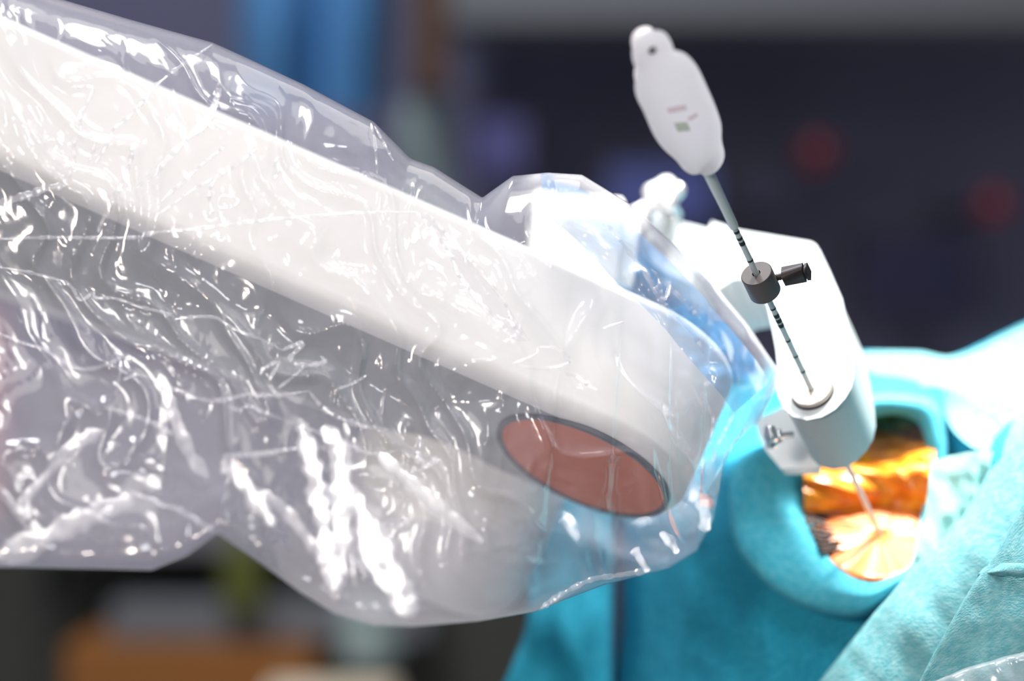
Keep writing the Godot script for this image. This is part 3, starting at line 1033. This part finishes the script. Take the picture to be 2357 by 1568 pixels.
	# nearest panel, sharp
	s = sheet([
		[[2085, 1640, -16], [2138, 1530, -16], [2204, 1410, -16], [2252, 1328, -18], [2282, 1290, -18], [2352, 1165, -24]],
		[[2092, 1640, -11], [2145, 1526, -11], [2210, 1407, -11], [2258, 1326, -13], [2288, 1287, -14], [2358, 1162, -19]],
		[[2180, 1640, -6], [2230, 1520, -6], [2280, 1402, -6], [2312, 1320, -8], [2336, 1280, -9], [2400, 1158, -14]],
		[[2300, 1640, 4], [2330, 1510, 4], [2360, 1396, 2], [2385, 1316, 0], [2400, 1270, -2], [2450, 1150, -6]],
		[[2450, 1640, 8], [2460, 1500, 8], [2475, 1390, 6], [2485, 1310, 4], [2490, 1265, 2], [2520, 1140, -2]]],
		90, 120, false, [[1, 7, 0, 0, 5, 1.6, false]])
	build(s, "near_panel", M.cloth, t)
	# tape band on the near panel
	s = sheet([
		[[2250, 1332, -22], [2270, 1326, -15], [2310, 1326, -4], [2360, 1330, 3], [2460, 1336, 7]],
		[[2252, 1322, -18], [2275, 1318, -11], [2312, 1316, -1], [2362, 1320, 5], [2462, 1326, 9]],
		[[2262, 1310, -20], [2290, 1304, -13], [2320, 1300, -2], [2365, 1304, 4], [2465, 1310, 8]],
		[[2270, 1304, -24], [2296, 1298, -15], [2324, 1296, -5], [2368, 1298, 2], [2468, 1304, 6]]],
		14, 50)
	build(s, "tape_band", M.cloth, t)
	# clear pouch in the lower right corner
	var t2 := thing("plastic_pouch", spot(2300, 1560, 16), "clear plastic pouch edge in the lower right corner of the drape", "pouch")
	s = sheet([
		[[2120, 1582, 4], [2200, 1548, 10], [2270, 1524, 14], [2330, 1508, 16], [2450, 1480, 18]],
		[[2120, 1590, 8], [2205, 1560, 16], [2275, 1540, 20], [2335, 1526, 22], [2450, 1500, 24]],
		[[2130, 1660, 10], [2210, 1650, 18], [2290, 1640, 24], [2350, 1630, 26], [2450, 1620, 28]]],
		40, 80, false, [[1, 9, 5, 0, 3, 3.0, false]])
	build(s, "pouch_sheet", M.film_fold, t2)

# ---------------------------------------------------------------- background of the room (far out of focus)
func far_box(t: Node3D, called: String, x0: float, y0: float, x1: float, y1: float, z: float, deep: float, m: Material) -> MeshInstance3D:
	var a := spot(x0, y1, z)
	var b := spot(x1, y0, z)
	var o := MeshInstance3D.new()
	o.name = called
	var bm := BoxMesh.new()
	bm.size = Vector3(b.x - a.x, b.y - a.y, deep) * 0.001
	o.mesh = bm
	o.material_override = m
	t.add_child(o, true)
	o.position = (Vector3((a.x + b.x) / 2, (a.y + b.y) / 2, z - deep / 2) - O) * 0.001
	return o

func monitor(label: String, x0: float, y0: float, x1: float, y1: float, z: float, screen: Material) -> void:
	var t := thing("monitor", spot((x0 + x1) / 2, y1, z), label, "monitor", "monitors on the equipment wall")
	far_box(t, "housing", x0 - 14, y0 - 14, x1 + 14, y1 + 14, z, 60, M.housing_dark)
	far_box(t, "screen", x0, y0, x1, y1, z + 3, 6, screen)
	far_box(t, "wall_mount", (x0 + x1) / 2 - 20, y0 + 20, (x0 + x1) / 2 + 20, y1 - 20, z - 60, 420, M.housing_dark)

func background() -> void:
	monitor("dim violet screen above the bent plastic, left of the needle handle", 1090, 270, 1210, 400, -2400, M.screen_violet)
	monitor("dim blue screen behind the chrome clamp knob", 1400, 380, 1640, 510, -2450, M.screen_blue)
	monitor("faint blue screen right of the needle shaft", 1690, 390, 1830, 470, -2450, M.screen_dim)
	monitor("dark blue screen at the far right above the drape", 1980, 540, 2240, 720, -2450, M.screen_dim)
	var t := thing("signal_lamp", spot(1885, 350, -2330), "small dim red light right of the needle", "light", "red signal lamps")
	var s := Soup.new()
	tube(s, PackedVector3Array([spot(1885, 350, -2360), spot(1885, 350, -2360) - Vector3(0, 0, 600)]), 9, 9)
	build(s, "lamp_stem", M.housing_dark, t)
	s = Soup.new()
	lathe(s, spot(1885, 350, -2330), Vector3.BACK, [Vector2(-40, 20), Vector2(0, 20), Vector2(8, 14), Vector2(12, 0)], 24)
	build(s, "red_light_lens", M.signal_red, t)
	t = thing("signal_lamp", spot(2295, 470, -2330), "small dim red light near the right edge", "light", "red signal lamps")
	s = Soup.new()
	tube(s, PackedVector3Array([spot(2295, 470, -2360), spot(2295, 470, -2360) - Vector3(0, 0, 600)]), 9, 9)
	build(s, "lamp_stem", M.housing_dark, t)
	s = Soup.new()
	lathe(s, spot(2295, 470, -2330), Vector3.BACK, [Vector2(-40, 20), Vector2(0, 20), Vector2(8, 14), Vector2(12, 0)], 24)
	build(s, "red_light_lens", M.signal_red, t)
	t = thing("lit_wall_band", spot(1700, -60, -2500), "long pale grey panel standing in for ceiling light on the upper wall", "cabinet")
	far_box(t, "lit_band_body", 1000, -240, 2600, 50, -2420, 260, M.housing_grey)  # paler box puts the ceiling-lit upper wall into colour
	t = thing("hanging_gown", spot(730, 240, -2000), "blue cloth hanging behind the plastic at upper left", "cloth")
	s = sheet([
		[[560, -120, -2050], [640, -130, -2000], [740, -130, -2040], [830, -130, -1990], [890, -120, -2050]],
		[[550, 60, -2050], [640, 60, -1960], [740, 60, -2040], [830, 60, -1960], [895, 60, -2050]],
		[[560, 250, -2050], [640, 260, -1970], [740, 250, -2040], [830, 265, -1970], [880, 250, -2050]]], 30, 60)
	build(s, "gown_cloth", M.blue_cotton, t)
	t = thing("wooden_post", spot(985, 210, -2100), "brown upright post left of the dark wall", "post")
	far_box(t, "post_body", 945, -260, 1030, 205, -2100, 120, M.brown_wood)
	t = thing("grey_column", spot(975, 1500, -2200), "pale grey-green column under the brown post", "column")
	far_box(t, "column_body", 920, 235, 1030, 1300, -2200, 120, M.pale_green_grey)
	t = thing("storage_shelf", spot(650, 1480, -1900), "grey shelf below the plastic drape at lower left", "shelf")
	far_box(t, "shelf_board", 250, 1400, 980, 1475, -1900, 300, M.housing_grey)
	t = thing("dark_cabinet", spot(600, 1900, -2225), "dark grey cabinet front behind the grey shelf", "cabinet")
	far_box(t, "cabinet_front", -200, 1000, 1400, 1900, -2210, 30, M.dark_neutral)
	t = thing("instrument_rack", spot(400, 1400, -2070), "pale grey rack on the shelf, seen through the plastic at lower left", "rack")
	far_box(t, "rack_body", 70, 830, 800, 1270, -2000, 140, M.cart_grey)
	for x in [100, 740]:
		far_box(t, "leg", x, 1270, x + 24, 1386, -2030, 40, M.housing_dark)
	t = thing("cardboard_box", spot(440, 1640, -1850), "tan box at the bottom edge left of the drape", "box")
	far_box(t, "box_body", 150, 1490, 720, 1760, -1850, 260, M.tan_board)
	t = thing("cream_tray", spot(800, 1640, -1780), "cream tray edge beside the tan box", "tray")
	far_box(t, "tray_body", 600, 1610, 900, 1700, -1600, 160, M.cream)
	t = thing("olive_bottle", spot(560, 1400, -1880), "small olive green patch on the grey shelf", "bottle")
	s = Soup.new()
	lathe(s, spot(560, 1400, -1880), Vector3.UP, [Vector2(0, 0), Vector2(0, 26), Vector2(0, 26), Vector2(60, 26), Vector2(75, 12), Vector2(95, 12), Vector2(95, 0)], 24)
	build(s, "bottle_body", M.olive, t)
	t = thing("white_canister", spot(850, 1400, -1880), "whitish canister below the lowest bulge of the plastic", "canister")
	s = Soup.new()
	lathe(s, spot(850, 1520, -1780), Vector3.UP, [Vector2(0, 0), Vector2(0, 34), Vector2(0, 34), Vector2(60, 34), Vector2(70, 26), Vector2(70, 0)], 28)
	build(s, "canister_body", M.pale_green_grey, t)
	t = thing("pink_cloth", spot(-60, 900, -1900), "pink cloth seen through the plastic at the left edge", "cloth")
	s = sheet([
		[[-300, 700, -1900], [-180, 690, -1860], [-60, 700, -1900], [10, 720, -1870]],
		[[-300, 900, -1900], [-180, 900, -1840], [-60, 900, -1900], [20, 900, -1860]],
		[[-300, 1200, -1900], [-180, 1210, -1850], [-60, 1200, -1900], [0, 1180, -1870]]], 30, 40)
	build(s, "cloth_folds", M.pink_cotton, t)

func _ready() -> void:
	n1.seed = 7
	n1.noise_type = FastNoiseLite.TYPE_SIMPLEX_SMOOTH
	n1.frequency = 0.006
	n1.fractal_octaves = 2
	n2.seed = 19
	n2.frequency = 0.004
	n2.fractal_octaves = 2
	materials()
	lights()
	room()
	robot_arm()
	plastic_drape()
	needle_a = spot(1744, 636, 0)
	needle_n = (needle_a - spot(2025, 1228, -135)).normalized()
	holder()
	needle()
	depth_stop()
	patient()
	drapes()
	background()
